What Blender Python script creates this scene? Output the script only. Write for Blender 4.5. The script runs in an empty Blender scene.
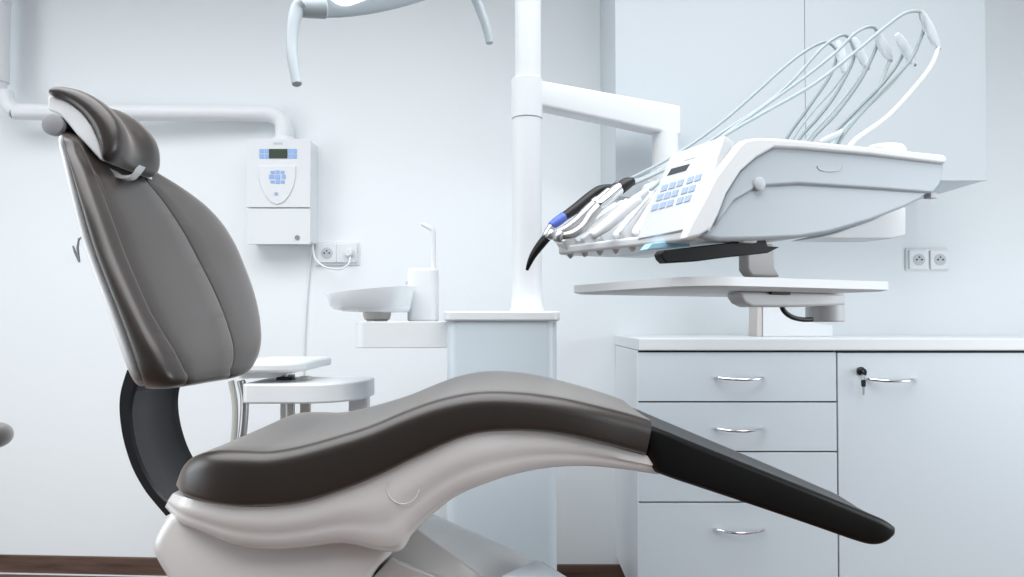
import bpy, bmesh, math, random
from mathutils import Vector, Matrix
random.seed(4)
SC = bpy.context.scene
COL = SC.collection
# ------------------------------------------------------------------ camera
W, HH, F = 1024, 577, 760.0
H = 0.98                      # camera height
PITCH = math.radians(1.2)
HOR = 320.0                   # horizon row
YC = HOR - F * math.tan(PITCH)
cam_d = bpy.data.cameras.new('camera'); cam = bpy.data.objects.new('camera', cam_d); COL.objects.link(cam)
cam.location = (0, 0, H); cam.rotation_euler = (math.pi / 2 + PITCH, 0, 0)
cam_d.sensor_width = 36; cam_d.lens = F / W * 36
cam_d.shift_y = (YC - HH / 2) / W
cam_d.clip_start = 0.02
SC.camera = cam
def ray(px, py):
    a, v = (px - W / 2) / F, (YC - py) / F
    c, s = math.cos(PITCH), math.sin(PITCH)
    return Vector((a, c - v * s, s + v * c))
def P(px, py, y):             # point seen at a pixel on the plane at depth y
    d = ray(px, py)
    return Vector((0, 0, H)) + d * (y / d.y)
# ------------------------------------------------------------------ materials
MATS = {}
def mat(name, col, rough=.5, metal=0, bump=0, bscale=60, var=0, coat=0, trans=0, emit=None, spec=.5, ior=1.45, sheen=0):
    m = bpy.data.materials.new(name); m.use_nodes = True
    nt = m.node_tree; b = nt.nodes['Principled BSDF']
    b.inputs['Base Color'].default_value = (*col, 1)
    b.inputs['Roughness'].default_value = rough
    b.inputs['Metallic'].default_value = metal
    b.inputs['Coat Weight'].default_value = coat
    b.inputs['Coat Roughness'].default_value = .34 if 'leather' in name else .12
    b.inputs['Transmission Weight'].default_value = trans
    b.inputs['Specular IOR Level'].default_value = spec
    b.inputs['IOR'].default_value = ior
    b.inputs['Sheen Weight'].default_value = sheen; b.inputs['Sheen Roughness'].default_value = .3; b.inputs['Sheen Tint'].default_value = (1, .88, .80, 1)
    tc = nt.nodes.new('ShaderNodeTexCoord')
    n = nt.nodes.new('ShaderNodeTexNoise'); n.inputs['Scale'].default_value = bscale; n.inputs['Detail'].default_value = 3
    nt.links.new(tc.outputs['Object'], n.inputs['Vector'])
    if var:
        mx = nt.nodes.new('ShaderNodeMix'); mx.data_type = 'RGBA'
        mx.inputs[6].default_value = (*[c * (1 - var) for c in col], 1); mx.inputs[7].default_value = (*[min(1, c * (1 + var)) for c in col], 1)
        nt.links.new(n.outputs['Fac'], mx.inputs[0]); nt.links.new(mx.outputs[2], b.inputs['Base Color'])
    if bump:
        bp = nt.nodes.new('ShaderNodeBump'); bp.inputs['Strength'].default_value = bump; bp.inputs['Distance'].default_value = .002
        nt.links.new(n.outputs['Fac'], bp.inputs['Height']); nt.links.new(bp.outputs['Normal'], b.inputs['Normal'])
    if emit:
        b.inputs['Emission Color'].default_value = (*emit[0], 1); b.inputs['Emission Strength'].default_value = emit[1]
    MATS[name] = m
    return m
def wood(name, c0, c1, sx, sy):
    m = mat(name, c0, .55, spec=.25)
    nt = m.node_tree; b = nt.nodes['Principled BSDF']
    tc = nt.nodes.new('ShaderNodeTexCoord'); mp = nt.nodes.new('ShaderNodeMapping'); mp.inputs['Scale'].default_value = (sx, sy, sy)
    n = nt.nodes.new('ShaderNodeTexNoise'); n.inputs['Scale'].default_value = 4; n.inputs['Detail'].default_value = 6; n.inputs['Distortion'].default_value = .4
    r = nt.nodes.new('ShaderNodeValToRGB'); r.color_ramp.elements[0].color = (*c0, 1); r.color_ramp.elements[1].color = (*c1, 1)
    r.color_ramp.elements[0].position = .3; r.color_ramp.elements[1].position = .7
    nt.links.new(tc.outputs['Object'], mp.inputs['Vector']); nt.links.new(mp.outputs[0], n.inputs['Vector'])
    nt.links.new(n.outputs['Fac'], r.inputs['Fac']); nt.links.new(r.outputs['Color'], b.inputs['Base Color'])
    return m
M_wall = mat('wall_paint', (.825, .862, .885), .75, bump=.05, bscale=220)
M_ceil = mat('ceiling_paint', (.85, .86, .87), .8, bump=.03, bscale=200)
M_floor = wood('floor_wood', (.085, .05, .036), (.17, .105, .078), .6, 6)
M_base = wood('baseboard_wood', (.075, .045, .036), (.16, .10, .078), .7, 9)
M_white = mat('white_plastic', (.75, .775, .795), .32, bump=.02, bscale=300)
M_enam = mat('white_enamel', (.60, .67, .72), .25, bump=.02, bscale=200)
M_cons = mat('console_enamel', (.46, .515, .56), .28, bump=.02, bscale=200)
M_lampg = mat('lamp_grey_white', (.42, .475, .51), .35, bump=.02)  # white lamp plastic, its shade put into a greyer colour
M_shell = mat('chair_white_shell', (.70, .685, .675), .22, coat=.3)
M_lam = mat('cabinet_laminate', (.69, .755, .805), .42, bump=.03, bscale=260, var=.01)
M_lam2 = mat('wall_cabinet_laminate', (.575, .625, .66), .42, bump=.03, bscale=260)  # same laminate, darkened in colour to offset strong light on the upper doors
M_top = mat('worktop_laminate', (.78, .815, .84), .38, bump=.03, bscale=260)
M_leath = mat('brown_leather', (.023, .0172, .0142), .32, ior=1.5, sheen=.46, coat=.35, bump=.12, bscale=420, var=.05)
M_black = mat('black_leather', (.003, .003, .003), .36, spec=.25, sheen=.04, bump=.08, bscale=420)
M_blkpl = mat('black_plastic', (.008, .008, .010), .38, bump=.03, bscale=200)
M_blue_blk = mat('charcoal_plastic', (.011, .0115, .015), .42, bump=.05, bscale=300)
M_chrome = mat('chrome', (.75, .76, .78), .14, metal=1, bump=.01)
M_steel = mat('brushed_steel', (.52, .52, .52), .30, metal=1, bump=.03, bscale=200)
M_paintsteel = mat('grey_painted_steel', (.50, .50, .47), .38, bump=.02)
M_grey = mat('grey_plastic', (.26, .265, .285), .42, bump=.02)
M_lgrey = mat('light_grey_plastic', (.52, .55, .58), .40, bump=.02)
M_ceram = mat('white_ceramic', (.80, .84, .87), .12, coat=.4)
M_panel = mat('panel_white', (.64, .665, .685), .35, bump=.02)
M_key = mat('pale_blue_key', (.36, .46, .62), .45, bump=.02)
M_keyb = mat('blue_key', (.30, .46, .78), .45, bump=.02)
M_blue = mat('blue_ring', (.10, .17, .60), .35, bump=.02)
M_sky = mat('pale_blue_plastic', (.36, .62, .78), .4, bump=.02)
M_lcd = mat('lcd_green', (.055, .075, .055), .25, bump=.01)
M_lcd2 = mat('lcd_dark', (.06, .065, .075), .3, bump=.01)
M_beige = mat('beige_plastic', (.60, .56, .53), .4, bump=.02)
M_hose = mat('hose_grey', (.38, .44, .46), .4, bump=.03)
M_hose2 = mat('hose_dark', (.26, .31, .32), .4, bump=.03)
M_clear = mat('frosted_clear_plastic', (.88, .92, .95), .25, trans=.55, ior=1.2)
M_lamp = mat('lamp_lens', (.9, .93, 1), .2, emit=((.92, .96, 1), 1.3))
M_lampb = mat('lamp_led_blue', (.05, .06, .30), .2)  # blue reflections in the lens, put into colour
M_hole = mat('dark_hole', (.05, .045, .04), .6, bump=.02)
# ------------------------------------------------------------------ object helpers
def link(o, parent=None):
    COL.objects.link(o)
    if parent is not None: o.parent = parent
    return o
def thing(name, label, cat, loc=(0, 0, 0), rotz=0, group=None):
    o = bpy.data.objects.new(name, None); o.empty_display_size = .05
    o.location = loc; o.rotation_euler = (0, 0, rotz); link(o)
    o['label'] = label; o['category'] = cat
    if group: o['group'] = group
    o.matrix_basis = Matrix.Translation(loc) @ Matrix.Rotation(rotz, 4, 'Z')
    return o
def rootmat(o):
    m = o.matrix_basis.copy()
    while o.parent: o = o.parent; m = o.matrix_basis @ m
    return m
def finish(name, bm, material, parent=None, bevel=0, seg=3, local=False, angle=35, subsurf=0, label=None):
    """link a bmesh (given in world coordinates unless local) as one mesh object"""
    if parent is not None and not local: bm.transform(rootmat(parent).inverted())
    bmesh.ops.recalc_face_normals(bm, faces=bm.faces)
    off = Vector()
    if parent is None:
        lo = [min(v.co[i] for v in bm.verts) for i in range(3)]; hi = [max(v.co[i] for v in bm.verts) for i in range(3)]
        off = Vector(((lo[0] + hi[0]) / 2, (lo[1] + hi[1]) / 2, lo[2])); bmesh.ops.translate(bm, verts=bm.verts, vec=-off)
    for f in bm.faces: f.smooth = True
    me = bpy.data.meshes.new(name); bm.to_mesh(me); bm.free()
    me.materials.append(material)
    me.set_sharp_from_angle(angle=math.radians(angle))
    o = bpy.data.objects.new(name, me); o.location = off; link(o, parent)
    if bevel:
        b = o.modifiers.new('bevel', 'BEVEL'); b.width = bevel; b.segments = seg; b.limit_method = 'ANGLE'; b.angle_limit = math.radians(40); b.harden_normals = False
    if subsurf:
        s = o.modifiers.new('subsurf', 'SUBSURF'); s.levels = s.render_levels = subsurf
    if label: o['label'] = label
    return o
def tag(o, label, cat, group=None):
    o['label'] = label; o['category'] = cat
    if group: o['group'] = group
    return o
def struct(name, bm, m, **k):
    o = finish(name, bm, m, **k); o['kind'] = 'structure'; return o
def NB(): return bmesh.new()
def box(bm, x0, x1, y0, y1, z0, z1):
    vs = [bm.verts.new((x, y, z)) for z in (z0, z1) for y in (y0, y1) for x in (x0, x1)]
    for f in ((0, 2, 3, 1), (4, 5, 7, 6), (0, 1, 5, 4), (2, 6, 7, 3), (0, 4, 6, 2), (1, 3, 7, 5)):
        bm.faces.new([vs[i] for i in f])
    return bm
def loft(bm, rings, cap=True):
    rr = [[bm.verts.new(p) for p in r] for r in rings]
    n = len(rr[0])
    for a, b in zip(rr, rr[1:]):
        for i in range(n):
            bm.faces.new((a[i], a[(i + 1) % n], b[(i + 1) % n], b[i]))
    if cap: bm.faces.new(rr[0][::-1]); bm.faces.new(rr[-1])
    return bm
def prism(bm, poly, p3):     # p3(a, b, k): k = 0 / 1
    return loft(bm, [[p3(a, b, k) for a, b in poly] for k in (0, 1)])
def xprism(bm, pts, y0, y1): # pts: world vectors -> their X,Z extruded along Y
    return loft(bm, [[Vector((p.x, y, p.z)) for p in pts] for y in (y0, y1)])
def spline(pts, n=8):
    pts = [Vector(p) for p in pts]; out = []
    for i in range(len(pts) - 1):
        p0 = pts[max(i - 1, 0)]; p1 = pts[i]; p2 = pts[i + 1]; p3 = pts[min(i + 2, len(pts) - 1)]
        for k in range(n):
            t = k / n
            out.append(.5 * (2 * p1 + (p2 - p0) * t + (2 * p0 - 5 * p1 + 4 * p2 - p3) * t * t + (3 * p1 - p0 - 3 * p2 + p3) * t ** 3))
    out.append(pts[-1]); return out
def tube(bm, pts, r, seg=14, smooth=0, round_end=True):
    """r: a number or list per given point"""
    rs = r if isinstance(r, (list, tuple)) else [r] * len(pts)
    pts = [Vector(p) for p in pts]
    if smooth:
        rs = [v.x for v in spline([Vector((q, 0, 0)) for q in rs], smooth)]; pts = spline(pts, smooth)
    rings = []; up = None
    for i, p in enumerate(pts):
        d = (pts[min(i + 1, len(pts) - 1)] - pts[max(i - 1, 0)]).normalized()
        if up is None:
            up = d.orthogonal().normalized()
        up = (up - d * up.dot(d)).normalized(); q = d.cross(up)
        ring = lambda c, rad: [c + (up * math.cos(2 * math.pi * k / seg) + q * math.sin(2 * math.pi * k / seg)) * rad for k in range(seg)]
        if i == 0 and round_end: rings.append(ring(p - d * rs[0] * .18, rs[0] * .8))
        rings.append(ring(p, rs[i]))
        if i == len(pts) - 1 and round_end: rings.append(ring(p + d * rs[-1] * .18, rs[-1] * .8))
    return loft(bm, rings)
def lathe(bm, prof, c, axis='Z', seg=40, sx=1, sy=1):
    rings = []
    for r, h in prof:
        ring = []
        for k in range(seg):
            a = 2 * math.pi * k / seg; u, v = r * math.cos(a) * sx, r * math.sin(a) * sy
            ring.append(Vector(c) + (Vector((u, v, h)) if axis == 'Z' else Vector((u, h, v)) if axis == 'Y' else Vector((h, u, v))))
        rings.append(ring)
    return loft(bm, rings)
def rrect(x0, x1, y0, y1, r, n=6):
    out = []
    rs = r if isinstance(r, (list, tuple)) else [r] * 4
    for (cx, cy, a0, q) in ((x1, y1, 0, rs[0]), (x0, y1, 90, rs[1]), (x0, y0, 180, rs[2]), (x1, y0, 270, rs[3])):
        ccx = cx - q if cx == x1 else cx + q; ccy = cy - q if cy == y1 else cy + q
        for k in range(n + 1):
            a = math.radians(a0 + 90 * k / n); out.append((ccx + q * math.cos(a), ccy + q * math.sin(a)))
    return out
def plate(bm, poly, z0, z1): return loft(bm, [[Vector((a, b, z)) for a, b in poly] for z in (z0, z1)])
def face_plate(bm, poly, y0, y1): return loft(bm, [[Vector((a, y, b)) for a, b in poly] for y in (y0, y1)])
def hull(bm, pts):
    vs = [bm.verts.new(p) for p in pts]
    r = bmesh.ops.convex_hull(bm, input=vs)
    bad = [g for g in r['geom_interior'] + r['geom_unused'] if isinstance(g, bmesh.types.BMVert)]
    if bad: bmesh.ops.delete(bm, geom=bad, context='VERTS')
    return bm
def interp(x, xs, ys):
    if x <= xs[0]: return ys[0]
    for a, b, c, d in zip(xs, xs[1:], ys, ys[1:]):
        if x <= b: return c + (d - c) * (x - a) / (b - a)
    return ys[-1]
# ------------------------------------------------------------------ the room
YW, YWL = 2.85, 2.97           # back wall: right part, left end (the wall runs slightly oblique)
XL, XR, YF, ZC = -3.0, 2.9, -2.2, 2.75
def wall_y(x): return interp(x, [XL, 0.0], [YWL + (YWL - YW) * .5, YW])
bm = NB(); loft(bm, [[Vector((XL - .1, wall_y(XL), z)), Vector((0, YW, z)), Vector((XR + .1, YW, z)), Vector((XR + .1, YW + .3, z)), Vector((XL - .1, YW + .3, z))] for z in (-.02, ZC + .05)])
struct('wall_back', bm, M_wall)
struct('floor', box(NB(), XL - .1, XR + .1, YF, YW + .25, -.06, 0), M_floor)
struct('ceiling', box(NB(), XL - .1, XR + .1, YF, YW + .25, ZC, ZC + .06), M_ceil)
struct('wall_left', box(NB(), XL - .1, XL, YF, YW + .25, 0, ZC), M_wall)
struct('wall_right', box(NB(), XR, XR + .1, YF, YW + .25, 0, ZC), M_wall)
def strip(name, x0, x1, d, z0, z1, m, bev=.004):
    bm = NB(); loft(bm, [[Vector((x0, wall_y(x0) - d, z)), Vector((x1, wall_y(x1) - d, z)), Vector((x1, wall_y(x1), z)), Vector((x0, wall_y(x0), z))] for z in (z0, z1)])
    return struct(name, bm, m, bevel=bev)
strip('baseboard_back', XL, 0.0, .012, .003, .072, M_base)
strip('trim_1', XL, 0.0, .0145, .0, .005, M_top, 0)
strip('baseboard_back.001', 0.0, .42, .014, .003, .072, M_base)
# ------------------------------------------------------------------ dental chair
YM = 1.5
chair = thing('dental_chair', 'reclined dental chair in brown and black leather with white underside', 'dental chair', (-.25, YM, 0))
def ring_round(b, t, hw, rt, rb, crown=0, n=6, ny=10, side=None):
    """cross-section across Y between profile points b (bottom) and t (top)"""
    up = (t - b); h = up.length; up.normalize(); up = Vector((up.x, 0, up.z))
    rt = min(rt, h * .48, hw * .9); rb = min(rb, h * .48, hw * .9)
    pts = []
    for k in range(ny + 1): pts.append((-hw + rb + (2 * hw - 2 * rb) * k / ny, 0))
    for k in range(1, n + 1): a = math.radians(-90 + 90 * k / n); pts.append((hw - rb + rb * math.cos(a), rb + rb * math.sin(a)))
    for k in range(n + 1): a = math.radians(90 * k / n); pts.append((hw - rt + rt * math.cos(a), h - rt + rt * math.sin(a)))
    for k in range(1, ny): pts.append((hw - rt - (2 * hw - 2 * rt) * k / ny, h))
    for k in range(n + 1): a = math.radians(90 + 90 * k / n); pts.append((-hw + rt + rt * math.cos(a), h - rt + rt * math.sin(a)))
    for k in range(n): a = math.radians(180 + 90 * k / n); pts.append((-hw + rb + rb * math.cos(a), rb + rb * math.sin(a)))
    out = []
    for y, v in pts:
        w = v + (crown * (1 - (y / hw) ** 2) * max(0, v / h - .5) * 2)
        out.append(Vector((b.x, YM + y, b.z)) + up * w)
    return out
def stations(tab, rt, rb, crown=0, dens=4):
    """tab rows: bx, by, tx, ty, hw ; pixels taken on the near side plane"""
    B = spline([P(r[0], r[1], YM - r[4]) for r in tab], dens); T = spline([P(r[2], r[3], YM - r[4]) for r in tab], dens)
    Hs = [v.x for v in spline([Vector((r[4], 0, 0)) for r in tab], dens)]
    return [ring_round(b, t, h, rt, rb, crown) for b, t, h in zip(B, T, Hs)]
seat_tab = [(176, 487, 177, 480, .19), (180, 495, 181, 465, .235), (190, 499.5, 192, 457, .26), (210, 504.5, 210, 452.5, .275),
            (235, 507.5, 237, 452.5, .28), (265, 507.5, 265, 453, .28), (300, 504, 295, 448, .28), (340, 492, 332, 438, .28), (375, 478, 367, 427, .28),
            (410, 461, 402, 412.5, .28), (440, 447, 436, 400.5, .28), (475, 435, 474, 393, .275), (513, 432, 513, 392.5, .265), (550, 434, 553, 397, .25),
            (588, 441, 592, 405, .23), (625, 450.5, 629, 414, .205), (646, 456, 653, 421.5, .191)]
finish('seat_cushion', loft(NB(), stations(seat_tab, .025, .012, -.002)), M_leath, chair, angle=60)
leg_tab = [(654, 472.5, 637, 421, .178), (662, 475.5, 646, 424, .186), (680, 482, 668, 432, .182), (700, 488.5, 690, 441, .176), (760, 508.5, 755, 467, .155), (820, 529, 820, 493, .135), (862, 543.5, 866, 512, .12), (878, 546, 884, 519.5, .114), (888, 543, 892, 524, .108), (893.5, 538, 896, 527, .095)]
finish('leg_rest', loft(NB(), stations(leg_tab, .012, .012, -.004)), M_black, chair, angle=60, label='black leather leg rest')
shell_tab = [(166, 508, 172, 494), (180, 523, 185, 498), (207, 535, 210, 504), (235, 546, 240, 507.5), (268, 551, 270, 507.5), (305, 549, 305, 503), (345, 545, 340, 492),
             (395, 555, 375, 478), (412, 536, 395, 468), (434, 515, 420, 457), (457, 498, 450, 443), (487, 485, 480, 434), (516, 475.5, 513, 431.5), (552, 468.5, 550, 433),
             (590, 467, 588, 440), (625, 470, 625, 450.5), (645, 473, 640, 454.5), (659, 475, 648, 456.5)]
sh_hw = [.20, .245, .262, .27, .27, .27, .27, .27, .27, .27, .27, .265, .253, .236, .213, .192, .184, .180]
def shell_ring(b, t, hw):
    prof = [(.034, 0), (.014, .04), (.007, .14), (.004, .34), (.0035, .48), (0, .56), (0, .75), (.001, 1.02)]
    near = [(YM - hw + i, v) for i, v in prof]; far = [(YM + hw - i, v) for i, v in prof[::-1]]
    return [Vector((b.x + (t.x - b.x) * v, y, b.z + (t.z - b.z) * v)) for y, v in near + far]
B = spline([P(r[0], r[1], YM - h + .016) for r, h in zip(shell_tab, sh_hw)], 5); T = spline([P(r[2], r[3], YM - h) for r, h in zip(shell_tab, sh_hw)], 5)
Hs = [v.x for v in spline([Vector((h, 0, 0)) for h in sh_hw], 5)]
finish('seat_shell', loft(NB(), [shell_ring(b, t, h) for b, t, h in zip(B, T, Hs)]), M_shell, chair, angle=50)
cov = [(166, 514), (157.5, 527), (151.5, 538), (149, 546), (149.5, 554), (154, 565), (163, 580), (190, 625), (330, 650), (350, 620), (372, 577), (391, 556), (384, 545), (372, 536), (357, 531), (330, 530), (300, 530), (230, 528), (190, 515)]
cp = spline([P(x, y, YM - .232) for x, y in cov], 4); cc = sum(cp, Vector()) / len(cp); rings = []
for y_, ins in ((-.232, .022), (-.230, .013), (-.224, .006), (-.214, .002), (-.20, 0), (.20, 0), (.214, .002), (.224, .006), (.230, .013), (.232, .022)):
    rings.append([Vector((cc.x + (p.x - cc.x) * (1 - ins / .2), YM + y_, cc.z + (p.z - cc.z) * (1 - ins / .13))) for p in cp])
finish('lift_cover', loft(NB(), rings), M_shell, chair, angle=60)
bm = NB(); c_ = P(403, 488, YM - .2705); tube(bm, [c_ + Vector((.0255 * math.cos(a), 0, .0255 * math.sin(a))) for a in [math.radians(150 + 7 * k) for k in range(30)]], .0006, 6)
finish('screw_cover', bm, M_shell, chair)
# lift arm, base
bm = NB(); hull(bm, [P(417, 529, 1.40), P(434, 514, 1.70), P(532, 558, 1.72), P(442, 576, 1.37), P(501, 590, 1.40), P(400, 566, 1.38), P(410, 610, 1.38), P(560, 620, 1.72), P(405, 600, 1.70), P(350, 560, 1.70), P(350, 560, 1.40)])
finish('lift_arm', bm, M_shell, chair, bevel=.003)
bm = NB(); hull(bm, [P(392, 557, 1.33), P(399, 564, 1.31), P(470, 590, 1.31), P(370, 580, 1.31), P(470, 610, 1.31), P(370, 640, 1.31), P(392, 557, 1.60), P(470, 590, 1.6), P(470, 640, 1.6), P(360, 640, 1.6)])
finish('hinge_block', bm, M_shell, chair, bevel=.004)
bm = NB(); hull(bm, [P(501, 576, 1.34), P(536, 560, 1.50), P(544, 562.5, 1.50), P(570, 579, 1.40), P(590, 600, 1.38), P(500, 620, 1.34), P(590, 640, 1.4), P(500, 600, 1.6), P(590, 600, 1.6), P(536, 561, 1.6)])
finish('base_hood', bm, M_enam, chair, bevel=.004)
bm = NB(); hull(bm, [Vector(p) for p in ((-.40, 1.36, .0), (.12, 1.36, .0), (.12, 1.64, 0), (-.40, 1.64, 0), (-.34, 1.4, .44), (.08, 1.4, .44), (.08, 1.6, .44), (-.34, 1.6, .44))])
finish('base_column', bm, M_shell, chair, bevel=.01)
finish('base_plate', plate(NB(), rrect(-.62, .45, 1.22, 1.78, .1), 0, .035), M_enam, chair, bevel=.008)
# back bracket: curved charcoal plate joining seat and backrest
bo = [(127, 370), (121.5, 388), (119.5, 402), (120, 418), (123.5, 440), (132, 467), (144, 489), (154, 502), (166, 516)]
bi = [(146, 368), (137, 388), (133, 402), (132, 418), (135, 440), (143, 465), (155, 487), (166, 499), (180, 509)]
O = spline([P(x, y, 1.40) for x, y in bo], 5); I = spline([P(x, y, 1.40) for x, y in bi], 5)
rings = []
for o, i in zip(O, I):
    d = i - o
    pr = [(1.4, 0), (1.4, .75), (1.404, .95), (1.409, .75), (1.418, .55), (1.582, .55), (1.591, .75), (1.596, .95), (1.6, .75), (1.6, 0)]
    rings.append([Vector((o.x + d.x * v, y, o.z + d.z * v)) for y, v in pr])
finish('back_bracket', loft(NB(), rings), M_blue_blk, chair, angle=30, label='curved charcoal bracket')
# backrest: stations along the near edge (back px, front px) and its true width from the photo
YN = 1.26; KY = .08
bk_tab = [(139, 387.5, 158, 389.5, 1.335), (132, 382.5, 174, 389, 1.285), (125, 370, 178, 382, 1.264), (115, 343, 168, 358, 1.260), (104, 310, 151, 325, 1.266), (91, 275, 133, 287, 1.276),
          (79, 240, 117, 250, 1.288), (69, 200, 101, 207, 1.302), (61, 165, 87, 170, 1.322), (56.5, 146, 79, 149, 1.342), (56.5, 136, 75, 138, 1.355), (62, 130.5, 70, 131, 1.40)]
BB = spline([P(r[0], r[1], r[4]) for r in bk_tab], 8); FF = spline([P(r[2], r[3], r[4]) for r in bk_tab], 8)
NN = [v.x for v in spline([Vector((r[4], 0, 0)) for r in bk_tab], 8)]
def proj(p):
    v = p - Vector((0, 0, H)); c_, s_ = math.cos(PITCH), math.sin(PITCH)
    dpt = v.y * c_ + v.z * s_; up_ = -v.y * s_ + v.z * c_
    return W / 2 + F * v.x / dpt, YC - F * up_ / dpt
def solve(px, py):           # (station index, depth) of the front surface seen at a pixel
    best = None
    for i, f in enumerate(FF):
        for k in range(140):
            y = 1.26 + .005 * k; q = proj(Vector((f.x + KY * (y - NN[i]), y, f.z))); e = (q[0] - px) ** 2 + (q[1] - py) ** 2
            if best is None or e < best[0]: best = (e, i, y)
    return best[1], best[2]
far = sorted([solve(x, y) for x, y in ((252, 371), (260, 363), (265, 345), (264.5, 325), (258, 297), (247, 266), (232, 236), (214, 213), (194, 195), (173, 180), (150, 168))])
far = [(0, far[0][1] - .06)] + far + [(len(FF) - 1, 1.47)]
def far_y(i): return interp(i, [a for a, b in far], [b for a, b in far])
seams = []
for sm in (((119, 240), (138, 282), (163, 325), (181, 360), (192, 382)), ((173, 209), (194, 240), (218, 290), (232, 328), (239, 354))):
    pts_ = sorted([solve(x, y) for x, y in sm]); seams.append([pts_[0], pts_[2], pts_[4]])
FY = [far_y(i) + .03 * min(1, (len(FF) - i) / 30) for i in range(len(FF))]
FY = [sum(FY[max(0, min(len(FY) - 1, i + d))] for d in range(-4, 5)) / 9 for i in range(len(FY))]
def back_ring(i, v0, v1, inset, groove):
    b, f = BB[i], FF[i]; yn, yf = NN[i] + inset, FY[i] - inset; yc, hw = (yn + yf) / 2, (yf - yn) / 2
    su = []
    for (i0, y0), (i1, y1), (i2, y2) in seams:
        ii = max(i0 - 6, min(i2 + 6, i))
        su.append((y0 * (ii - i1) * (ii - i2) / ((i0 - i1) * (i0 - i2)) + y1 * (ii - i0) * (ii - i2) / ((i1 - i0) * (i1 - i2)) + y2 * (ii - i0) * (ii - i1) / ((i2 - i0) * (i2 - i1)) - yc) / hw)
    su = [max(-.86, min(.8, g)) for g in su]
    n_ = len(FF) - 1; fade = max(0, min(1, (i - 4) / 8, (n_ - i) / 16)) if groove else 0
    ul = [math.cos(math.pi * k / 36) for k in range(37)]
    for g in su:                                       # pull columns onto the seam
        ds = sorted(range(1, 36), key=lambda j: abs(ul[j] - g))[:5]
        for j, off in zip(sorted(ds), (.03, .012, 0, -.012, -.03)): ul[j] = max(-.995, min(.995, g + off))
    ul = sorted(ul); ex = 3.6
    vm, hv = (v0 + v1) / 2, (v1 - v0) / 2
    th = (f - b).length; out = []
    def pt(u, v): y = yc + u * hw; return Vector((b.x + (f.x - b.x) * v + KY * (y - NN[i]), y, b.z + (f.z - b.z) * v))
    vv = lambda u: max(0, 1 - abs(u) ** ex) ** (1 / ex)
    for u in ul: out.append(pt(u, vm - hv * vv(u)))
    for u in ul[-2:0:-1]:
        q = vm + hv * vv(u)
        if groove:
            for g in su: q -= .0032 / th * math.exp(-((u - g) / .011) ** 2) * fade
            q -= .010 / th * max(0, 1 - u * u) ** 1.5 * max(0, min(1, i / 16, (n_ - i) / 20))
        out.append(pt(u, q))
    return out
finish('backrest', loft(NB(), [back_ring(i, .05, 1, 0, True) for i in range(len(FF))]), M_leath, chair, angle=60)
finish('backrest_shell', loft(NB(), [back_ring(i, -.05, .14, .006, False) for i in range(3, len(FF) - 4)]), M_white, chair, angle=60, label='thin white shell on the back of the backrest')
def sgn(v): return -1 if v < 0 else 1
# headrest
hr = bpy.data.objects.new('headrest', None); hr.empty_display_size = .03; link(hr, chair)
front = [(46.5, 93), (48, 87.5), (54, 84.5), (64, 85), (80, 89.5), (95, 98.5), (107, 110.5), (114, 122), (117, 135), (116, 149), (110, 158), (103.5, 160.5)]
back = [(99, 153), (95, 138), (88, 123), (78, 110.5), (66, 102), (54, 98.5)]
HY = 1.365
fp = spline([P(x, y, HY) for x, y in front], 3); bp_ = spline([P(x, y, HY) for x, y in back], 3)
spine = spline([P(x, y, HY) for x, y in [(51, 91.5), (60, 92), (75, 98.5), (88, 108.5), (98, 120), (104, 134), (106, 147), (105, 153)]], 6)
prof = fp + bp_
rings = []
for k in range(41):
    t = -1 + 2 * k / 40; t = sgn(t) * abs(t) ** .8
    tt = math.sin(t * math.pi / 2)
    e = abs(tt); kk = (max(0.0, 1 - max(0, (e - .72) / .28) ** 2.4)) ** .5 * .9 + .1
    ring = []
    for j, p in enumerate(prof):
        q = min(spine, key=lambda s_: (s_ - p).length)
        v = p - q
        if j < len(fp):
            w = j / (len(fp) - 1)
            v = v * (1 - .66 * math.sin(math.pi * max(0, min(1, (w - .12) / .8))) * math.cos(min(1, e / .62) * math.pi / 2) ** 2)
        ring.append(Vector((q.x, 1.456 + .094 * tt, q.z)) + v * kk)
    rings.append(ring)
finish('headrest_pad', loft(NB(), rings), M_leath, hr, angle=70)
wsh = [(47.5, 96), (58, 97), (70, 103.5), (82, 113.5), (91, 126), (98, 142), (103, 161), (99, 159), (90, 149), (78, 136.5), (67, 123), (58, 113), (47.5, 110)]
finish('pad_shell', xprism(NB(), [P(x, y, 1.372) for x, y in wsh], 1.372, 1.565), M_lgrey if False else M_white, hr, bevel=.004, label='white shell under the headrest pad')
bm = NB(); lathe(bm, [(.015, 0), (.0192, .002), (.0192, .014), (.008, .015), (.008, .14)], P(51.5, 124, 1.365), 'Y', 32)
finish('knob', bm, M_grey, hr, angle=40, label='round dark grey knob')
bm = NB(); xprism(bm, [P(x, y, 1.395) for x, y in ((56, 120), (66, 116), (76, 126), (80, 138), (66, 136))], 1.395, 1.54)
finish('hinge', bm, M_blkpl, hr, bevel=.003)
bm = NB()
cl = spline([P(x, y, 1.42) for x, y in ((78, 136), (90, 153), (103, 168), (115, 177), (128, 177.5), (136, 168))], 6)
loft(bm, [[Vector((p.x + dx, y, p.z + dz)) for y, dx, dz in ((1.42, 0, 0), (1.445, 0, 0), (1.445, .006, .006), (1.42, .006, .006))] for p in cl])
finish('neck_plate', bm, M_white, hr, bevel=.0015)
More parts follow.
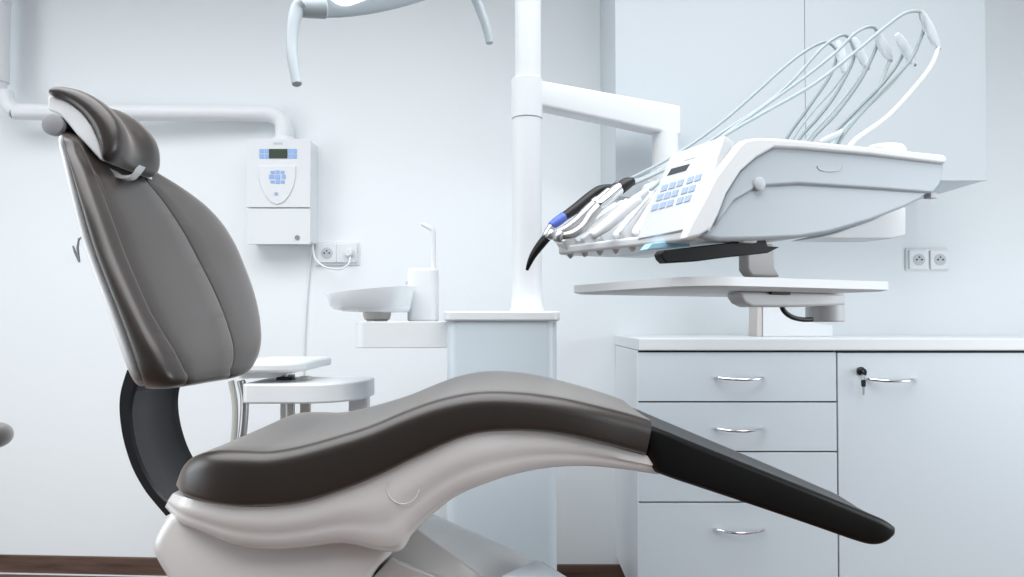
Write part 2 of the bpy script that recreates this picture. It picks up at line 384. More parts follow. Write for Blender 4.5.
# bib clip hanging at the back of the backrest
clip = thing('bib_clip', 'small metal clip hanging behind the white back edge of the backrest', 'clip', P(76, 262, 1.36))
for pts in (((73, 246), (75, 252), (79, 262)), ((79, 238), (77.5, 248), (79.5, 262))):
    bm = NB(); tube(bm, [P(x, y, 1.36) for x, y in pts], [.0016, .0024, .0016], 8)
    finish('jaw', bm, M_grey, clip)
bm = NB(); tube(bm, [P(79, 240, 1.36), P(84, 234, 1.37), P(90, 230, 1.42)], .0015, 8); finish('cord', bm, M_grey, clip)
# ------------------------------------------------------------------ stool at the left edge
st = P(-30, 436, 1.95)
stool = thing('stool', 'taupe padded stool, its rounded seat edge just entering the left side', 'stool', (st.x - .06, 1.95, 0))
sx = st.x - .108; zt = P(0, 429, 1.95).z; zb = P(0, 450, 1.95).z
bm = NB(); lathe(bm, [(.12, zb + .002), (.155, zb)] + [(.16 + .025 * math.cos(math.radians(-80 + 10 * q)), (zb + zt) / 2 + (zt - zb) / 2 * math.sin(math.radians(-80 + 10 * q))) for q in range(17)] + [(.15, zt), (.10, zt)], (sx, 1.95, 0), seg=48)
finish('seat', bm, M_leath, stool, angle=70)
bm = NB(); lathe(bm, [(.09, zb + .004), (.09, zb - .02), (.03, zb - .04), (.03, zb - .22), (.022, zb - .22), (.022, .10), (.05, .08), (.05, .05)][::-1], (sx, 1.95, 0)); finish('gas_column', bm, M_chrome, stool)
for k in range(5):
    a = 2 * math.pi * k / 5 + .3; dx, dy = math.cos(a), math.sin(a)
    bm = NB(); tube(bm, [(sx + .04 * dx, 1.95 + .04 * dy, .075), (sx + .15 * dx, 1.95 + .15 * dy, .065), (sx + .24 * dx, 1.95 + .24 * dy, .05)], [.018, .014, .011], 10, 4)
    leg = finish('leg', bm, M_chrome, stool)
    bm = NB(); lathe(bm, [(.018, -.012), (.024, -.008), (.024, .008), (.018, .012)], (sx + .24 * dx, 1.95 + .24 * dy, .024), 'Y', 20); finish('caster', bm, M_blkpl, leg)
# ------------------------------------------------------------------ cuspidor unit
YCf = 2.05; YCb = 2.37
cu = thing('cuspidor_unit', 'white cuspidor cabinet with ceramic spittoon bowl behind the dental chair', 'cuspidor unit', (P(500, 400, YCf).x, 2.2, 0))
x0, x1 = P(446, 400, YCf).x, P(557.5, 400, YCf).x
zt = P(500, 321, YCf).z
finish('body', plate(NB(), rrect(x0, x1, YCf, YCb, [.02, .02, .035, .035], 8), 0, zt), M_enam, cu)
xc0, xc1 = P(443, 316, YCf - .008).x, P(560.5, 316, YCf - .008).x
finish('top_cap', plate(NB(), rrect(xc0, xc1, YCf - .008, YCb + .006, .03, 8), zt, P(500, 311, YCf).z), M_white, cu, bevel=.005)
lx0 = P(354, 330, 2.1).x
finish('side_ledge', plate(NB(), rrect(lx0, x0 + .02, 2.09, 2.33, [.002, .03, .035, .002], 8), P(400, 348, 2.09).z, P(400, 321.5, 2.09).z), M_white, cu, bevel=.006)
zl = P(400, 321.5, 2.09).z
bc = P(371, 300, 2.19)
zr = P(371, 290.5, 2.19).z
bh = zr - P(371, 312.5, 2.19).z
bm = NB()
rings = []
for rr_, rl_, hr_, hl_ in ((.035, .035, 0, 0), (.100, .080, 0, .003), (.109, .104, .003, .011), (.113, .117, .010, .022), (.126, .126, bh, bh), (.121, .121, bh, bh), (.108, .110, .03, .034), (.03, .03, .016, .016)):
    ring = []
    for k in range(48):
        a = 2 * math.pi * k / 48; f_ = (1 + math.cos(a)) / 2
        r = rl_ + (rr_ - rl_) * f_; h = hl_ + (hr_ - hl_) * f_; u = r * math.cos(a)
        ring.append(Vector((bc.x + u, 2.19 + .9 * math.sin(a) * r, zr - bh + h + .012 * u / .126 * (h / bh))))
    rings.append(ring)
finish('spittoon_bowl', loft(bm, rings), M_ceram, cu, angle=60)
bm = NB(); lathe(bm, [(.03, zl - .001), (.03, zl + .004), (.036, zl + .006), (.040, zl + .018), (.040, zr - bh + .004)], (P(377, 316, 2.19).x, 2.19, 0)); finish('drain_neck', bm, M_beige, cu)
bx0, bx1 = P(407, 300, 2.25).x, P(437, 300, 2.25).x
finish('filler_block', plate(NB(), rrect(bx0, bx1, 2.24, 2.325, .02), zl - .001, P(420, 268, 2.25).z), M_white, cu, bevel=.008)
bm = NB(); tube(bm, [P(433.5, 270, 2.28), P(433.5, 240, 2.28), P(433, 231, 2.28), P(429, 227.5, 2.28), P(422, 224, 2.28)], [.0075, .0075, .0075, .0075, .006], 14, 6); finish('rinse_spout', bm, M_white, cu)
bm = NB(); tube(bm, [P(417, 270, 2.28), P(416, 279, 2.27), P(411, 281, 2.26), P(406, 283, 2.255)], .005, 12, 5); finish('cup_nozzle', bm, M_lgrey, cu)
# ------------------------------------------------------------------ post and swing arm
YP = 2.17
xp = P(527, 200, YP).x
pole = thing('support_pole', 'tall white round pole rising from the cuspidor cabinet to the ceiling', 'pole', (xp, YP, P(500, 311, YCf).z))
zcap = P(500, 311, YCf).z
bm = NB(); lathe(bm, [(.050, zcap + .0006), (.050, zcap + .006), (.046, zcap + .012), (.043, zcap + .05), (.0425, zcap + .10), (.0425, P(527, 119.5, YP).z - .0006)], (xp, YP, 0)); finish('lower_tube', bm, M_white, pole)
bm = NB(); lathe(bm, [(.0375, P(527, 79, YP).z + .0005), (.0375, ZC - .0005)], (xp + .003, YP, 0)); finish('upper_tube', bm, M_white, pole)
arm = thing('swing_arm', 'white swing arm reaching right from the pole toward the instrument console', 'swing arm', (xp, YP, P(527, 120, YP).z))
zc0, zc1 = P(527, 119.5, YP).z, P(527, 79, YP).z
bm = NB(); lathe(bm, [(.040, zc0), (.045, zc0 + .002), (.045, zc1 - .004), (.041, zc1), (.030, zc1)], (xp, YP, 0)); finish('collar', bm, M_white, arm)
YE = 2.35
e = P(665, 120, YE); a0 = Vector((xp, YP, 0)); dirv = Vector((e.x - xp, YE - YP, 0)).normalized(); per = Vector((-dirv.y, dirv.x, 0))
def armring(q, zlo, zhi, hwid):
    out = []
    for a, b in rrect(-hwid, hwid, zlo, zhi, .012, 4): out.append(Vector((q.x, q.y, b)) + per * a)
    return out
bm = NB()
z0a, z1a = P(541, 107.5, YP).z, P(541, 81, YP).z
z0e, z1e = P(665, 137, YE).z, P(665, 106, YE).z
q0 = a0 + dirv * .02; q1 = Vector((e.x, e.y, 0)) + dirv * .035
loft(bm, [armring(q0 + (q1 - q0) * k, z0a + (z0e - z0a) * k, z1a + (z1e - z1a) * k, .03) for k in (0, .25, .5, .75, .94, 1)])
finish('beam', bm, M_white, arm)
bm = NB(); lathe(bm, [(.040, P(665, 190, YE).z), (.040, z0e + .01)], (e.x, YE, 0)); finish('joint', bm, M_white, arm)
bm = NB()
j0 = Vector((e.x, YE, P(665, 176, YE).z)); j1 = Vector((P(800, 238, 2.08).x, 2.08, P(800, 205, 2.08).z))
dv = (j1 - j0); pe = Vector((-dv.y, dv.x, 0)).normalized(); upv = dv.cross(pe).normalized()
if upv.z < 0: upv = -upv
loft(bm, [[j0 + dv * k + pe * a + upv * b for a, b in rrect(-.032, .032, -.045, .03, .014, 4)] for k in (-.08, 0, .5, .9, 1)])
finish('forearm', bm, M_white, arm)
# ------------------------------------------------------------------ instrument console (delivery head)
TH = math.radians(20)
o = P(700, 234, 1.40)
con = thing('instrument_console', 'white dental instrument console with keypad and hose whips above the tray', 'dental console', (o.x, o.y, o.z), TH)
CM = Matrix.Translation(o) @ Matrix.Rotation(TH, 4, 'Z'); CI = CM.inverted()
def L(px, py, y):            # local point of the console seen at a pixel, on its plane local y
    a = CI @ Vector((0, 0, H)); d = CI.to_3x3() @ ray(px, py)
    return a + d * ((y - a.y) / d.y)
WC = .40
def lprism(bm, pts, y0, y1): return loft(bm, [[Vector((p.x, y, p.z)) for p in pts] for y in (y0, y1)])
up_pts = [(716, 226), (720, 211), (726, 196), (740, 172), (756, 156), (775, 146), (800, 147.5), (870, 154), (945, 163), (943, 176), (940, 185), (933, 193), (880, 189), (800, 184), (760, 186), (735, 200)]
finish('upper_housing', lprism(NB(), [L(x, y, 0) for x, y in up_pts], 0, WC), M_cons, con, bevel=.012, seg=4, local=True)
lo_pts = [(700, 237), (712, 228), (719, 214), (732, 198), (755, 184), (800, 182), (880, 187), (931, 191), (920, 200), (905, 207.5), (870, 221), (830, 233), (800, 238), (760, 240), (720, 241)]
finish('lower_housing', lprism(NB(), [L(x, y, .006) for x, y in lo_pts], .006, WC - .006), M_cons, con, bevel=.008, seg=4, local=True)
lid = [(752, 143), (755, 139.5), (762, 137.5), (775, 138), (800, 140), (870, 147), (944, 154.5), (948, 158), (946, 163.5), (870, 154.5), (800, 148.5), (775, 147), (757, 157), (748, 163)]
finish('lid', lprism(NB(), [L(x, y, -.008) - Vector((0, 0, .016)) for x, y in lid], .016, WC + .008), M_white, con, bevel=.004, seg=3, local=True)
chk = [(728, 160), (740, 144.5), (746, 139.5), (758, 137.5), (775, 138), (800, 140), (870, 147), (944, 154.5), (948, 158), (946, 163.5), (870, 154.5), (800, 148.5), (775, 147), (757, 157), (741, 171), (727, 193), (719, 214), (712, 228), (700, 236), (686, 239), (692, 222), (704, 200), (716, 176)]
finish('edge_trim', lprism(NB(), [L(x, y, -.008) for x, y in chk], -.008, .018), M_white, con, bevel=.005, seg=3, local=True)
bm = NB(); p = L(759, 184, 0); lathe(bm, [(.0105, -.0045), (.013, -.003), (.013, .01)], p, 'Y', 28); finish('side_plug', bm, M_lgrey, con, local=True, label='grey round plug')
bm = NB(); tube(bm, [L(x, y, -.0005) for x, y in ((817, 166), (820, 170), (830, 171.5), (840, 170), (843, 166))], .0009, 8, 5); finish('latch_line', bm, M_lgrey, con, local=True)
bm = NB(); p = L(931, 194, .02); box(bm, p.x - .010, p.x + .010, .012, .03, p.z - .010, p.z + .002); finish('rear_latch', bm, M_lgrey, con, bevel=.001, local=True)
# keypad panel: a slanted plate on a front that runs obliquely (the instrument side stands further out)
SKEW = -.25
TRc, BRc = L(725, 135.5, .012), L(700, 224, .004)
rd = Vector((SKEW, 1, 0)).normalized(); ev = (TRc - BRc).normalized(); nz = rd.cross(ev).normalized()
if nz.x > 0: nz = -nz
def pray(px, py, h=0):       # point of the panel plane seen at a pixel
    a = CI @ Vector((0, 0, H)); d = CI.to_3x3() @ ray(px, py)
    q = BRc + nz * h; return a + d * ((q - a).dot(nz) / d.dot(nz))
def pquad(px, h0, h1):
    bm = NB(); q = [pray(a, b) for a, b in px]; return loft(bm, [[p + nz * h for p in q] for h in (h0, h1)])
panel = finish('keypad_panel', pquad([(671, 154.5), (725, 135.5), (717, 160), (708, 192), (700, 226), (668, 233), (637, 239), (643, 222), (655, 193)], -.03, 0), M_panel, con, bevel=.002, local=True)
def key(cx, cy, m, name, w=(3.0, -.9), v=(.95, -3.2)):
    q = [(cx + a * w[0] + b * v[0], cy + a * w[1] + b * v[1]) for a, b in ((-1, -1), (1, -1), (1, 1), (-1, 1))]
    return finish(name, pquad(q, -.001, .0015), m, panel, bevel=.0006, local=True)
finish('display', pquad([(667.5, 175.8), (686, 170.5), (690, 164), (671.5, 169)], -.001, .001), M_lcd2, panel, local=True, label='small dark display')
for pa, pb in (((664.5, 188), (699, 177.5)), ((660, 197.5), (693, 188.5)), ((655, 207.5), (688.5, 198.5))):
    for k in range(5):
        t = (0, .23, .46, .75, .98)[k]; key(pa[0] + (pb[0] - pa[0]) * t, pa[1] + (pb[1] - pa[1]) * t, M_key, 'key')
bm = pquad([(684, 161), (694, 158), (695, 157), (685, 160)], -.001, .0006); finish('marking', bm, M_lgrey, panel, local=True)
# instrument rest: shelf along the oblique front with five open troughs
def front_x(y): return SKEW * y
zsh = L(600, 246, .28).z
shp_ = [(front_x(.02) + .006, .02), (.03, .02), (.10, .12), (.14, .43), (front_x(.43) + .03, .43), (front_x(.43), .41)]
bm = NB(); loft(bm, [[Vector((a, b, z)) for a, b in shp_] for z in (zsh - .010, zsh + .010)])
shelf = finish('instrument_shelf', bm, M_white, con, bevel=.006, local=True)
YR = [.395, .345, .295, .245, .195]
for k, y in enumerate(YR):
    t = k / 4
    a = L(558 + (634 - 558) * t, 240.5 + (231 - 240.5) * t, y); b = L(618 + (664 - 618) * t, 200 + (184 - 200) * t, y)
    d_ = (b - a); ln_ = d_.length; d_.normalize(); nn = Vector((-d_.z, 0, d_.x)); rings = []
    for s_ in (0, .008, .03, .07, .11, 1):
        s_ = s_ if s_ < 1 else ln_
        c = a + d_ * s_ - nn * .013; wv = .0235 if s_ > .004 else .019
        pr = [(-wv, -.022), (-wv, .008), (-wv + .006, .012), (-.010, .007), (0, .004), (.010, .007), (wv - .006, .012), (wv, .008), (wv, -.022)]
        rings.append([c + Vector((0, p_, 0)) + nn * q_ for p_, q_ in pr])
    finish('instrument_holder', loft(NB(), rings), M_white, con, bevel=.002, local=True)
    bm = NB(); q = Vector((front_x(y) + .016, y, zsh - .010)); lathe(bm, [(.002, -.009), (.006, -.005), (.009, .002)], q, 'Z', 14); finish('holder_notch', bm, M_beige, con, local=True)
bm = NB(); hull(bm, [L(a, b, yv) for yv in (.425, .437) for a, b in ((606, 196), (622, 180), (642, 178), (660, 183), (655, 200))]); finish('side_handle', bm, M_lgrey, con, bevel=.003, local=True)
# under the console
finish('blue_strip', lprism(NB(), [L(x, y, .09) for x, y in ((647, 249.5), (652, 243), (690, 239.5), (690, 246.5))], .09, .12), M_sky, con, bevel=.0015, local=True, label='pale blue strip under the front edge')
bk = [(661, 254), (664, 250), (700, 246), (740, 241.5), (766, 240), (768, 246), (780, 247), (768, 253), (730, 257), (700, 261), (667, 263), (663, 259)]
finish('black_pad', lprism(NB(), [L(x, y, .035) for x, y in bk], .035, .062), M_black, con, bevel=.002, local=True, label='black pad beneath the console')
bm = NB(); q = L(747, 241, .03); box(bm, q.x - .016, q.x + .016, .02, .045, q.z - .004, q.z + .012); finish('pad_clip', bm, M_white, con, bevel=.002, local=True)
rb = [(818, 237.5), (835, 233), (872, 220), (898, 207), (906, 207), (906, 235), (893, 238.5), (850, 238.5)]
finish('rear_block', lprism(NB(), [L(x, y, .13) for x, y in rb], .13, .22), M_white, con, bevel=.003, local=True)
bm = NB(); q = L(886, 150, .2); lathe(bm, [(.05, -.075), (.05, 0), (.042, .010), (.02, .013)], q, 'Z', 30, 1, .8); finish('top_boss', bm, M_white, con, local=True)
# whips
whips = [  # local y, arm path pixels (base -> tip), guide top and bottom pixels, return hose path
    (.345, [(792, 140), (812, 112), (832, 90), (845, 72)], ((838, 41), (846, 75)), [(786, 140), (806, 111), (829, 78), (836, 60), (837, 48)]),
    (.285, [(806, 141), (832, 112), (853, 86), (866, 67)], ((853, 38), (868, 69)), [(798, 141), (816, 120), (834, 97), (851, 66), (855, 50)]),
    (.225, [(826, 141), (852, 118), (876, 92), (890, 60)], ((876, 32), (891, 61)), [(811, 141), (836, 114), (860, 81), (874, 53), (878, 40)]),
    (.190, [(836, 139), (862, 112), (890, 85), (910, 60)], ((897, 34), (915, 65)), [(830, 139), (856, 111), (884, 82), (900, 60), (904, 48)]),
    (.130, [(851, 144), (888, 116), (920, 81), (933, 62), (938, 47)], ((921, 12), (939, 49)), [(842, 137), (876, 97), (909, 62), (920, 40), (925, 26)])]
for k, (y, pth, (gt, gb), rt_) in enumerate(whips):
    base = L(pth[0][0], pth[0][1], y)
    bm = NB(); tube(bm, [base - Vector((.03, 0, .07))] + [L(a, b, y) for a, b in pth], .0040 if k < 4 else .0052, 12, 6)
    w = finish('whip_arm', bm, M_hose if k < 4 else M_white, con, local=True)
    ta, tb = L(gt[0], gt[1], y), L(gb[0], gb[1], y)
    d_ = tb - ta; n2 = Vector((-d_.z, 0, d_.x)).normalized(); rings = []
    for s, r in ((-.02, .003), (0, .007), (.15, .0115), (.45, .014), (.75, .012), (.95, .0075), (1.0, .003)):
        rings.append([ta + d_ * s + n2 * (r * 1.15 * math.cos(2 * math.pi * q / 16)) + Vector((0, .6 * r * math.sin(2 * math.pi * q / 16), 0)) for q in range(16)])
    finish('hose_guide', loft(NB(), rings), M_clear, w, local=True, label='frosted clear hose guide')
    bm = NB(); lathe(bm, [(.002, -.003), (.0045, 0), (.002, .004)], tb, 'Z', 12); finish('guide_tip', bm, M_grey, w, local=True)
    bm = NB(); tube(bm, [L(rt_[0][0], rt_[0][1], y + .012) - Vector((.03, 0, .07))] + [L(a, b, y + .012) for a, b in rt_], .0040, 10, 6); finish('return_hose', bm, M_hose2, con, local=True)
bm = NB(); tube(bm, [L(820, 143, .14), L(828, 139, .14), L(838, 134, .14), L(842, 130, .14)], [.006, .008, .007, .004], 10, 3); finish('whip_lever', bm, M_lgrey, con, local=True)
# handpieces: things of their own, lying in the holders
def w3(p): return CM @ p
hy = [.395, .345, .295, .225]
hoses = [
    [(612, 186), (640, 174), (680, 152), (720, 123.5), (751, 97), (782, 69), (807, 50), (826, 42), (837, 50)],
    [(622, 187), (650, 175), (690, 154), (726, 130), (767, 103), (795, 78), (823, 47), (845, 35), (855, 52)],
    [(634, 184), (660, 172), (700, 152), (735, 127), (770, 102), (805, 77), (835, 53), (857, 32), (873, 27), (880, 38)],
    [(650, 190), (672, 172), (700, 152), (732, 131), (767, 111), (814, 84), (854, 53), (888, 25), (907, 12.5), (922, 13), (926, 27)]]
wy = [.345, .285, .225, .130]
def hose(t, k):
    n = len(hoses[k]); pts = []
    for i, (a, b) in enumerate(hoses[k]):
        f = min(1, i / (n - 3)); pts.append(w3(L(a, b, hy[k] + (wy[k] - hy[k]) * f)))
    bm = NB(); tube(bm, pts, .0040, 12, 6); finish('hose', bm, M_hose, t)
# air syringe with black curved tip and blue ring
y = hy[0]
t = thing('air_syringe', 'black handpiece with blue ring and long curved black nozzle', 'dental handpiece', w3(L(548, 236, y)), 0, 'handpieces on the instrument console')
def piece(t, name, px, r, m, y, sm=4, seg=16, label=None):
    bm = NB(); tube(bm, [w3(L(a, b, y)) for a, b in px], r, seg, sm); return finish(name, bm, m, t, angle=50, label=label)
piece(t, 'grip', [(562, 218), (575, 209), (590, 197), (600, 190), (611, 187)], [.010, .012, .0125, .011, .0075], M_blkpl, y)
piece(t, 'ring', [(551, 226), (556, 222.5), (564, 216.5)], [.0095, .0115, .0115], M_blue, y, 3, label='blue ring')
piece(t, 'collar', [(545, 237), (549, 230), (553, 225)], [.0085, .0085, .009], M_steel, y, 3)
piece(t, 'nozzle', [(550, 234), (542, 243), (534, 254), (529.5, 263), (527, 270)], [.0105, .0105, .0085, .006, .0035], M_black, y, 5, label='curved black nozzle')
hose(t, 0)
y = hy[1]
t = thing('silver_handpiece', 'slim silver handpiece lying between the black one and thicker steel one', 'dental handpiece', w3(L(555, 236, y)), 0, 'handpieces on the instrument console')
piece(t, 'grip', [(555, 233), (565, 229), (577, 220), (588, 209), (600, 199), (611, 190)], [.007, .0085, .0095, .010, .010, .010], M_steel, y)
piece(t, 'head', [(549, 238), (552, 231)], [.009, .009], M_steel, y, 0)
piece(t, 'coupling', [(609, 191), (615, 188), (622, 185)], [.010, .0115, .008], M_blkpl, y, 3)
piece(t, 'collar', [(594, 203.5), (598, 200)], [.0112, .0112], M_chrome, y, 0)
hose(t, 1)
y = hy[2]
t = thing('steel_contra_angle', 'thick steel contra-angle handpiece with black rear coupling nearest the keypad', 'dental handpiece', w3(L(560, 238, y)), 0, 'handpieces on the instrument console')
piece(t, 'grip', [(561, 236), (572, 234), (584, 226), (592, 214), (601, 204)], [.008, .0095, .012, .0125, .011], M_steel, y)
piece(t, 'head', [(557, 241), (560, 232)], [.010, .010], M_steel, y, 0)
piece(t, 'motor', [(598, 206), (606, 200), (616, 191), (622, 187)], [.0125, .0135, .0135, .0125], M_chrome, y, 3)
piece(t, 'coupling', [(620, 189), (626, 184), (633, 181)], [.0135, .014, .009], M_blkpl, y, 3)
hose(t, 2)
y = hy[3]
t = thing('white_handpiece', 'white handpiece lying in the holder closest to the keypad panel', 'dental handpiece', w3(L(600, 230, y)), 0, 'handpieces on the instrument console')
piece(t, 'grip', [(592, 236), (606, 226), (622, 212), (638, 199)], [.009, .0125, .0135, .012], M_white, y)
piece(t, 'coupling', [(636, 201), (641, 196), (647, 191)], [.012, .010, .007], M_lgrey, y, 3)
hose(t, 3)
# ------------------------------------------------------------------ tray below the console
TR = math.radians(26)
ot = P(698, 287, 1.40)
tray = thing('tray_table', 'flat white instrument tray hanging below the console over the worktop', 'tray', (ot.x, ot.y, ot.z), TR)
TM = Matrix.Translation(ot) @ Matrix.Rotation(TR, 4, 'Z'); TI = TM.inverted()
def LT(px, py, y):
    a = TI @ Vector((0, 0, H)); d = TI.to_3x3() @ ray(px, py); return a + d * ((y - a.y) / d.y)
tw = LT(891, 284, 0).x; td = .47
h1 = LT(700, 275.5, 0).z
outl = rrect(0, tw, 0, td, [.03, .03, .09, .012], 10)
outs = rrect(.012, tw - .012, .012, td - .012, [.03, .03, .085, .01], 10)
finish('tray_top', loft(NB(), [[Vector((a, b, 0)) for a, b in outs], [Vector((a, b, .004)) for a, b in outl], [Vector((a, b, h1)) for a, b in outl], [Vector((a, b, h1)) for a, b in rrect(.006, tw - .006, .006, td - .006, [.03, .03, .087, .01], 10)], [Vector((a, b, h1 - .007)) for a, b in rrect(.012, tw - .012, .012, td - .012, [.03, .03, .083, .01], 10)]]), M_white, tray, local=True, angle=30)
bi0 = [(741, 290), (741, 297), (745, 303), (753, 307), (800, 307), (846, 305), (846, 290)]
yb_ = .12; ybd = .045
finish('tray_bracket', loft(NB(), [[Vector((p.x, yy_, p.z if p.z < -.004 else -.001)) for p in [LT(a, b, yb_) for a, b in bi0]] for yy_ in (yb_, yb_ + ybd)]), M_white, tray, bevel=.006, local=True)
rj = (LT(845.5, 310, yb_) - LT(808, 310, yb_)).x / 2 * .74; pj = LT(826.5, 310, yb_ + rj)
bm = NB(); lathe(bm, [(rj * .94, LT(827, 322, yb_).z), (rj, LT(827, 320.5, yb_).z), (rj, LT(827, 303, yb_).z)], (pj.x, yb_ + rj + .004, 0), 'Z', 32); finish('tray_joint', bm, M_white, tray, local=True)
bm = NB(); tube(bm, [LT(x, yv, .14) for x, yv in ((781, 303), (784, 311), (792, 317), (802, 319.5), (812, 319.5))], .0055, 10, 5); finish('cable', bm, M_blue_blk, tray, local=True, label='dark curved cable')
bm = NB(); box(bm, LT(776, 291, .1).x, LT(795, 291, .1).x, .112, .15, -.006, .002); finish('slot', bm, M_hole, tray, bevel=.001, local=True)
stem = [(744, 244), (744, 270), (749, 277), (778, 277), (772, 268), (771, 244)]
bm = NB(); loft(bm, [[Vector((p.x, yv, p.z)) for p in [LT(a, b, .16) for a, b in stem]] for yv in (.15, .18)]); finish('stem', bm, M_beige, tray, bevel=.006, local=True)
# ------------------------------------------------------------------ lower cabinets and worktop
YB = 2.33
xl = .386; zw1 = P(700, 338.5, YB).z; zw0 = P(700, 350.5, YB).z
xr_ = 2.2
CABZ = .10
top = finish('worktop', box(NB(), xl, xr_, YB, YW, zw0, zw1), M_top, bevel=.003)
tag(top, 'long pale worktop running over the drawer and door cabinets', 'worktop')
YFb = YB + .008               # front faces
xs = P(837.7, 450, YFb).x
xf0 = P(637.5, 450, YFb).x
def cab_body(name, label, x0, x1):
    t = thing(name, label, 'cabinet', ((x0 + x1) / 2, (YFb + YW) / 2, 0))
    bm = NB(); box(bm, x0, x1, YFb + .02, YW - .002, CABZ, zw0 - .001); finish('carcass', bm, M_top, t, bevel=.001)  # paler than the fronts: lit cabinet side put into the colour
    bm = NB(); box(bm, x0 + .03, x1, YFb + .06, YW - .02, 0, CABZ); finish('plinth', bm, M_top, t)
    return t
def bow_handle(parent, px, py, wpx=47):
    c = P(px, py, YFb); hw = wpx / 2 / F * YFb
    bm = NB(); pts = []
    for k in range(13):
        a = -1 + 2 * k / 12
        pts.append(Vector((c.x + hw * a, YFb - .006 - .024 * (1 - abs(a) ** 2.4) , c.z - .004 * (1 - a * a))))
    pts = [Vector((c.x - hw, YFb + .001, c.z))] + pts + [Vector((c.x + hw, YFb + .001, c.z))]
    tube(bm, pts, [.0045] * 2 + [.0042] * 11 + [.0045] * 2, 10, 2)
    return finish('handle', bm, M_chrome, parent, label='bow-shaped chrome handle')
dc = cab_body('drawer_cabinet', 'pale base cabinet with a column of four drawers behind the leg rest', xl + .002, xs)
rowsy = [(352.5, 401.2), (402.8, 451.0), (452.6, 501.6), (503.2, 604)]
for k, (ya, yb2) in enumerate(rowsy):
    bm = NB(); box(bm, xf0 + .001, xs - .0025, YFb, YFb + .019, P(700, yb2, YFb).z, P(700, ya, YFb).z)
    d = finish('drawer', bm, M_lam, dc, bevel=.0012)
    bow_handle(d, 739.5, (377.5, 428.5, 479.5, 529)[k])
bm = NB(); box(bm, xl + .002, xf0 - .001, YFb, YFb + .02, CABZ, zw0 - .001); finish('side_panel', bm, M_top, dc, bevel=.001)  # paler colour carries the light on this side
# dark sheet behind the fronts: shade of the gaps put into colour
bm = NB(); box(bm, xf0, xs - .001, YFb + .0195, YFb + .021, CABZ, zw0 - .001); finish('reveal', bm, M_hole, dc)
kc = cab_body('door_cabinet', 'wide pale base cabinet with one lockable door right of the drawers', xs + .0005, xr_)
bm = NB(); box(bm, xs + .0025, xs + .95, YFb, YFb + .019, P(700, 604, YFb).z, P(700, 353, YFb).z); door = finish('door', bm, M_lam, kc, bevel=.0012)
bm = NB(); box(bm, xs + .953, xr_, YFb, YFb + .019, P(700, 604, YFb).z, P(700, 353, YFb).z); finish('door', bm, M_lam, kc, bevel=.0012)
bow_handle(door, 891, 379, 47)
lk = P(860.5, 371, YFb)
bm = NB(); lathe(bm, [(.009, .0005), (.013, -.001), (.013, -.006), (.010, -.010), (.006, -.012)], lk, 'Y', 24); finish('lock', bm, M_blkpl, door, label='black door lock')
bm = NB(); box(bm, xs + .001, xr_, YFb + .0195, YFb + .021, CABZ, zw0 - .001); finish('reveal', bm, M_hole, kc)  # dark sheet colouring the shade of the door gaps
keyt = thing('key', 'small keys with black heads hanging from the cabinet door lock', 'key', (lk.x, YFb - .02, lk.z - .05))
bm = NB(); tube(bm, [lk + Vector((0, -.010, 0)), lk + Vector((0, -.024, -.001))], .0022, 8); finish('blade', bm, M_steel, keyt)
bm = NB(); lathe(bm, [(.006, -.0015), (.010, -.001), (.010, .001), (.006, .0015)], lk + Vector((.001, -.028, -.002)), 'X', 20); finish('key_head', bm, M_blkpl, keyt)
q = P(863, 377, YFb - .028)
bm = NB(); tube(bm, [q + Vector((.006 * math.sin(a), 0, .009 * math.cos(a))) for a in [2 * math.pi * i / 16 for i in range(17)]], .0008, 6); finish('key_loop', bm, M_chrome, keyt)
q = P(863.5, 383, YFb - .026)
finish('key_head', face_plate(NB(), rrect(q.x - .0065, q.x + .0065, q.z - .012, q.z + .010, .005), YFb - .028, YFb - .023), M_blkpl, keyt, bevel=.001)
finish('blade', face_plate(NB(), [(q.x - .003, q.z - .034), (q.x, q.z - .038), (q.x + .003, q.z - .034), (q.x + .003, q.z - .01), (q.x - .003, q.z - .01)], YFb - .0268, YFb - .0245), M_steel, keyt)
# white curved stand on the worktop
ys = 2.60
sp = [(763, 300), (763, 334), (833, 334), (832, 325.5), (818, 324), (804, 321.5), (790, 316.5), (778, 308.5), (770, 300)]
pts = [P(a, b, ys) for a, b in sp]
for i in (1, 2): pts[i].z = zw1 + .0005
std = thing('napkin_stand', 'white curved wedge stand on the worktop under the tray bracket', 'stand', (pts[1].x, ys, zw1))
finish('side_panel', xprism(NB(), pts, ys, ys + .10), M_white, std, bevel=.002)
lp = [P(a, b, ys + .0) for a, b in ((758, 300), (757, 334), (762.6, 334), (762.6, 300))]
for i in (1, 2): lp[i].z = zw1 + .0005
finish('end_panel', xprism(NB(), lp, ys + .004, ys + .096), M_beige, std, bevel=.002)
# ------------------------------------------------------------------ wall cabinet
YU = 2.435
xu0, xu1, xus = P(615.5, 90, YU).x, P(986, 90, YU).x, P(805, 65, YU).x
zu0 = P(960, 180.5, YU).z; zu1 = 2.3
wc = thing('wall_cabinet', 'large pale two-door wall cabinet hung above the console', 'cabinet', ((xu0 + xu1) / 2, 2.65, zu0))
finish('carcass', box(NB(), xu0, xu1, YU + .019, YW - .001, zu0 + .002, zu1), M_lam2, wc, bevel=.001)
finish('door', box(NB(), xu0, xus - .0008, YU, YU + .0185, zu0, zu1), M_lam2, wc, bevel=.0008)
finish('door', box(NB(), xus + .0008, xu1, YU, YU + .0185, zu0, zu1), M_lam2, wc, bevel=.0008)
